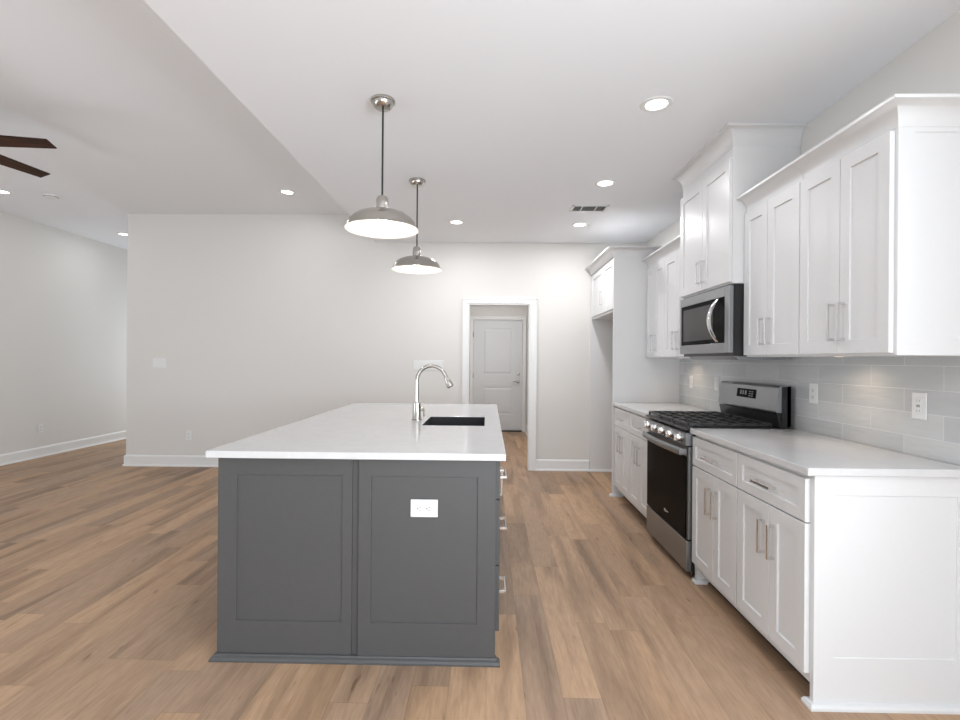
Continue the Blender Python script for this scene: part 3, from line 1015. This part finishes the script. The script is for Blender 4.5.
# warm pucks under the wall cabinets
for cabn, y in ((near_upper, 2.42), (far_upper, 4.40)):
    MB().lathe([(0.018, UB - 0.0004), (0.018, UB - 0.0010), (0, UB - 0.0010)], (1.70, y, 0), 24).build('puck_light', M['puck'], cabn)
    glow = point('puck_glow', (1.70, y, UB - 0.004), 2.6, (1.0, 0.78, 0.56), 0.025, cabn)
    glow.data.type = 'SPOT'
    glow.data.spot_size = math.radians(165)
    glow.data.spot_blend = 1.0

# ------------------------------------------------------------------ pendants
p = thing('pendant_lamp', 'nearer of the two brushed nickel pendants over the island, larger in view', 'pendant lamp', (-0.582, 2.655, HK), 'pendants over the island', local=True)
MB().lathe([(0.064, -0.0005), (0.066, -0.006), (0.064, -0.014), (0.057, -0.016), (0.056, -0.022), (0.050, -0.036), (0.040, -0.046), (0.012, -0.049), (0, -0.049)], (0, 0, 0), 40).build('canopy', M['nickel'], p, True)
MB().tube([(0, 0, -0.047), (0, 0, -0.3), (0, 0, -0.526)], 0.0052, 10).build('cord', M['cord'], p, True)
MB().lathe([(0, -0.518), (0.012, -0.518), (0.024, -0.522), (0.031, -0.535), (0.033, -0.56), (0.033, -0.590), (0.036, -0.594), (0.036, -0.602)], (0, 0, 0), 32, cap1=False).build('socket_cup', M['nickel'], p, True)
sh = [(0.030, -0.598), (0.062, -0.602), (0.100, -0.610), (0.135, -0.624), (0.160, -0.641), (0.177, -0.661), (0.185, -0.682), (0.187, -0.692), (0.196, -0.698), (0.198, -0.702)]
MB().lathe(sh, (0, 0, 0), 56, cap0=True, cap1=False).build('shade', M['nickel'], p, True, 60)
shin = [(max(r - 0.003, 0.0), z - 0.0022) for r, z in sh[:-2]] + [(0.193, -0.6995), (0.1975, -0.7022)]
MB().lathe(shin, (0, 0, 0), 56, cap0=True, cap1=False).build('shade_lining', M['white_in'], p, True, 60)
MB().lathe([(0, -0.603), (0.013, -0.604), (0.014, -0.625), (0.026, -0.645), (0.030, -0.662), (0.026, -0.680), (0.012, -0.690), (0, -0.691)], (0, 0, 0), 24).build('bulb', M['bulb'], p, True, 80)
pl = bpy.data.lights.new('pendant_bulb_light', 'POINT')
pl.energy = 1.2
pl.color = (1.0, 0.90, 0.76)
pl.shadow_soft_size = 0.032
plo = bpy.data.objects.new('bulb_light', pl)
COL.objects.link(plo)
plo.parent = p
plo.location = (0, 0, -0.725)
p2 = copy_tree(p)
p2.location = (-0.568, 3.845, HK)
p2['label'] = 'farther of the two brushed nickel pendants over the island, nearer the doorway'

# ------------------------------------------------------------------ recessed lights
d0 = thing('recessed_light', 'recessed ceiling light nearest the camera, above the range side aisle', 'ceiling light', (0.904, 2.70, HK), 'recessed ceiling lights', local=True)
MB().lathe([(0.057, -0.001), (0.060, -0.006), (0.082, -0.0055), (0.088, -0.0005), (0.057, -0.0005)], (0, 0, 0), 40, cap0=False, cap1=False).build('trim_ring', M['trim'], d0, True)
MB().lathe([(0.0, -0.0005), (0.0565, -0.0005), (0.0565, -0.0012), (0, -0.0012)], (0, 0, 0), 40).build('lens', M['led'], d0)
ld = bpy.data.lights.new('downlight', 'AREA')
ld.shape = 'DISK'
ld.size = 0.12
ld.energy = 3
ld.color = (0.98, 0.98, 1.0)
ld_living = ld.copy()
ld_living.name = 'downlight_living'
ld_living.energy = 3
ld_far = ld.copy()
ld_far.name = 'downlight_far'
ld_far.energy = 12
ld_hall_added = ld.copy()
ld_hall_added.name = 'hall_downlight_added'
ld_hall_added.energy = 22
lo = bpy.data.objects.new('lamp', ld)
COL.objects.link(lo)
lo.parent = d0
lo.location = (0, 0, -0.006)
for loc, lab in (((0.908, 3.898, HK), 'recessed ceiling light in front of the ceiling vent, second in the row along the cabinets'),
                 ((0.927, 5.087, HK), 'recessed ceiling light just behind the ceiling vent, near the refrigerator surround'),
                 ((-0.338, 5.007, HK), 'recessed kitchen ceiling light right of the farther pendant, above the doorway'),
                 ((-2.117, 5.108, HL), 'recessed light in the higher ceiling, left of the ceiling step'),
                 ((-5.165, 6.86, HL), 'recessed foyer ceiling light beside the outer corner of the back wall'),
                 ((-5.148, 5.107, HL), 'recessed living room light below the fan blades, cut by the frame')):
    c = copy_tree(d0)
    c.location = loc
    if loc[2] > 3:
        next(k for k in c.children if k.type == 'LIGHT').data = ld_living
    elif loc[1] > 5:
        next(k for k in c.children if k.type == 'LIGHT').data = ld_far
    c['label'] = lab

c = copy_tree(d0)  # unseen lamp added to brighten the hall
c.location = (0.12, 7.4, HK)
next(k for k in c.children if k.type == 'LIGHT').data = ld_hall_added
c['label'] = 'unseen recessed light added to brighten the hall beyond the doorway'

# ceiling vent
v = thing('ceiling_vent', 'white louvered air vent in the kitchen ceiling', 'air vent', (0.912, 4.54, HK), local=True)
vw, vd = 0.166, 0.095
MB().box(-vw, vw, -vd, -vd + 0.022, -0.008, -0.0005, 0.002).box(-vw, vw, vd - 0.022, vd, -0.008, -0.0005, 0.002).box(-vw, -vw + 0.022, -vd, vd, -0.008, -0.0005, 0.002).box(vw - 0.022, vw, -vd, vd, -0.008, -0.0005, 0.002).box(-0.075, -0.065, -vd, vd, -0.007, -0.0005).box(0.055, 0.065, -vd, vd, -0.007, -0.0005).build('frame', M['trim'], v)
MB().box(-vw + 0.02, vw - 0.02, -vd + 0.02, vd - 0.02, -0.0015, -0.0005).build('duct_opening', M['kick'], v)
for i in range(7):
    y = -vd + 0.032 + i * 0.021
    b = MB()
    b.poly([[(x, y - 0.006, -0.0075), (x, y + 0.006, -0.0025), (x, y + 0.0065, -0.0032), (x, y - 0.0055, -0.0082)] for x in (-vw + 0.02, vw - 0.02)])
    b.build('louver', M['trim'], v)

# smoke detector
sd = thing('smoke_detector', 'small round white smoke detector on the living room ceiling below the fan', 'smoke detector', (-4.729, 5.232, HL), local=True)
MB().lathe([(0.068, -0.0005), (0.068, -0.012), (0.060, -0.026), (0.045, -0.031), (0, -0.032)], (0, 0, 0), 36).build('housing', M['plate'], sd, True)
MB().lathe([(0.064, -0.0218), (0.0660, -0.0172)], (0, 0, 0), 36, cap0=False, cap1=False).build('sensor_slot', M['slot'], sd)

# ------------------------------------------------------------------ ceiling fan (hub outside the frame, blades reach in)
fan = thing('ceiling_fan', 'ceiling fan with dark walnut blades over the living room', 'ceiling fan', (-3.6474, 3.177, HL), local=True)
ZB = 2.75 - HL
MB().lathe([(0.07, -0.0005), (0.07, -0.02), (0.045, -0.05), (0.014, -0.055)], (0, 0, 0), 32).build('canopy', M['nickel'], fan, True)
MB().tube([(0, 0, -0.05), (0, 0, -0.21)], 0.012, 14).build('downrod', M['nickel'], fan, True)
MB().lathe([(0.02, -0.20), (0.06, -0.215), (0.105, -0.24), (0.115, -0.27), (0.115, -0.315), (0.09, -0.345), (0.05, -0.352), (0, -0.353)], (0, 0, 0), 40).build('motor_housing', M['nickel'], fan, True)
for i in range(5):
    a = math.radians(8.65 + 72 * i)
    b = MB()
    out = [(0.16, -0.070), (0.688, -0.0476), (0.690, 0.0476), (0.16, 0.070)]
    th = 0.007
    pit = math.radians(-12.3)
    b.poly([[(x, y * math.cos(pit), ZB + y * math.sin(pit) + s) for x, y in out] for s in (0, th)])
    o = b.build('blade', M['walnut'], fan)
    o.rotation_euler = (0, 0, a)
    b = MB().box(0.10, 0.24, -0.018, 0.018, ZB + 0.006, ZB + 0.012)
    k = b.build('bracket', M['nickel'], o)

# ------------------------------------------------------------------ outlets and switches
# a duplex receptacle drawn in its own frame (u across, v up, w out) and set on a surface
def plate(name, label, cat, m, gangs, kind, group, loc, w=None, h=0.115):
    r = thing(name, label, cat, loc, group, local=True)
    w = w or (0.072 + 0.046 * (gangs - 1))

    def bx(b, u0, u1, v0, v1, w0, w1, bev=0.0):
        p, q = m(u0, v0, w0), m(u1, v1, w1)
        b.box(min(p[0], q[0]), max(p[0], q[0]), min(p[1], q[1]), max(p[1], q[1]), min(p[2], q[2]), max(p[2], q[2]), bev)
    b = MB()
    bx(b, -w / 2, w / 2, -h / 2, h / 2, 0.0006, 0.0065, 0.0022)
    b.build('cover_plate', M['plate'], r)
    for i in range(gangs):
        u = (i - (gangs - 1) / 2) * (w - 0.072) / max(gangs - 1, 1)
        if kind == 'outlet':
            for s in (-1, 1):
                c = MB()
                bx(c, u - 0.0165, u + 0.0165, s * 0.0195 - 0.014, s * 0.0195 + 0.014, 0.0066, 0.0085, 0.0008)
                rc_ = c.build('receptacle', M['plate'], r)
                c = MB()
                bx(c, u - 0.0075, u - 0.0055, s * 0.0195 - 0.002, s * 0.0195 + 0.007, 0.0086, 0.0089)
                bx(c, u + 0.0055, u + 0.0075, s * 0.0195 - 0.002, s * 0.0195 + 0.007, 0.0086, 0.0089)
                bx(c, u - 0.0025, u + 0.0025, s * 0.0195 - 0.010, s * 0.0195 - 0.005, 0.0086, 0.0089)
                c.build('slot', M['slot'], rc_)
        elif kind == 'gfci':
            c = MB()
            bx(c, u - 0.017, u + 0.017, -0.034, 0.034, 0.0066, 0.0085, 0.0008)
            rc_ = c.build('receptacle', M['plate'], r)
            c = MB()
            for s in (-1, 1):
                bx(c, u - 0.0075, u - 0.0055, s * 0.021 - 0.004, s * 0.021 + 0.005, 0.0086, 0.0089)
                bx(c, u + 0.0055, u + 0.0075, s * 0.021 - 0.004, s * 0.021 + 0.005, 0.0086, 0.0089)
            bx(c, u - 0.009, u + 0.009, -0.005, -0.001, 0.0086, 0.0092)
            bx(c, u - 0.009, u + 0.009, 0.001, 0.005, 0.0086, 0.0092)
            c.build('slot', noisy(mat('gray_slot', (0.25, 0.25, 0.25), 0.5), 80, 0, 0.05), rc_)
        else:
            c = MB()
            bx(c, u - 0.0165, u + 0.0165, -0.033, 0.033, 0.0066, 0.0105, 0.0015)
            c.build('rocker', M['plate'], r)
    return r


mback = lambda u, v, w: (u, -w, v)
mright = lambda u, v, w: (-w, u, v)
mleft = lambda u, v, w: (w, u, v)
mhoriz = lambda u, v, w: (v, -w, u)
OG, SG = 'wall outlets', 'wall switches'
plate('electrical_outlet', 'white duplex outlet mounted sideways on the gray island end panel', 'outlet', mhoriz, 1, 'outlet', OG, (-0.274, IY0 + 0.0025, 0.669), h=0.118, w=0.076)
plate('light_switch', 'white triple switch plate high on the back wall near its outer corner', 'switch', mback, 3, 'switch', SG, (-3.98, YB, 1.25))
plate('electrical_outlet', 'white outlet low on the back wall, below the triple switch', 'outlet', mback, 1, 'outlet', OG, (-3.616, YB, 0.375))
plate('light_switch', 'wide white switch plate on the back wall behind the faucet', 'switch', mback, 6, 'switch', SG, (-0.722, YB, 1.248), w=0.36)
plate('electrical_outlet', 'white outlet low on the left living room wall', 'outlet', mleft, 1, 'outlet', OG, (XL, 6.345, 0.375))
XT = XW - 0.008
plate('electrical_outlet', 'white outlet on the tile nearest the camera, over the near counter', 'outlet', mright, 1, 'gfci', OG, (XT, 2.140, 1.131))
plate('electrical_outlet', 'white outlet on the tile right beside the range, over the near counter', 'outlet', mright, 1, 'outlet', OG, (XT, 2.826, 1.138))
plate('light_switch', 'white switch on the tile just left of the range backguard', 'switch', mright, 1, 'switch', SG, (XT, 4.012, 1.138))
plate('electrical_outlet', 'white outlet on the tile close to the tall refrigerator panel', 'outlet', mright, 1, 'outlet', OG, (XT, 4.51, 1.128))
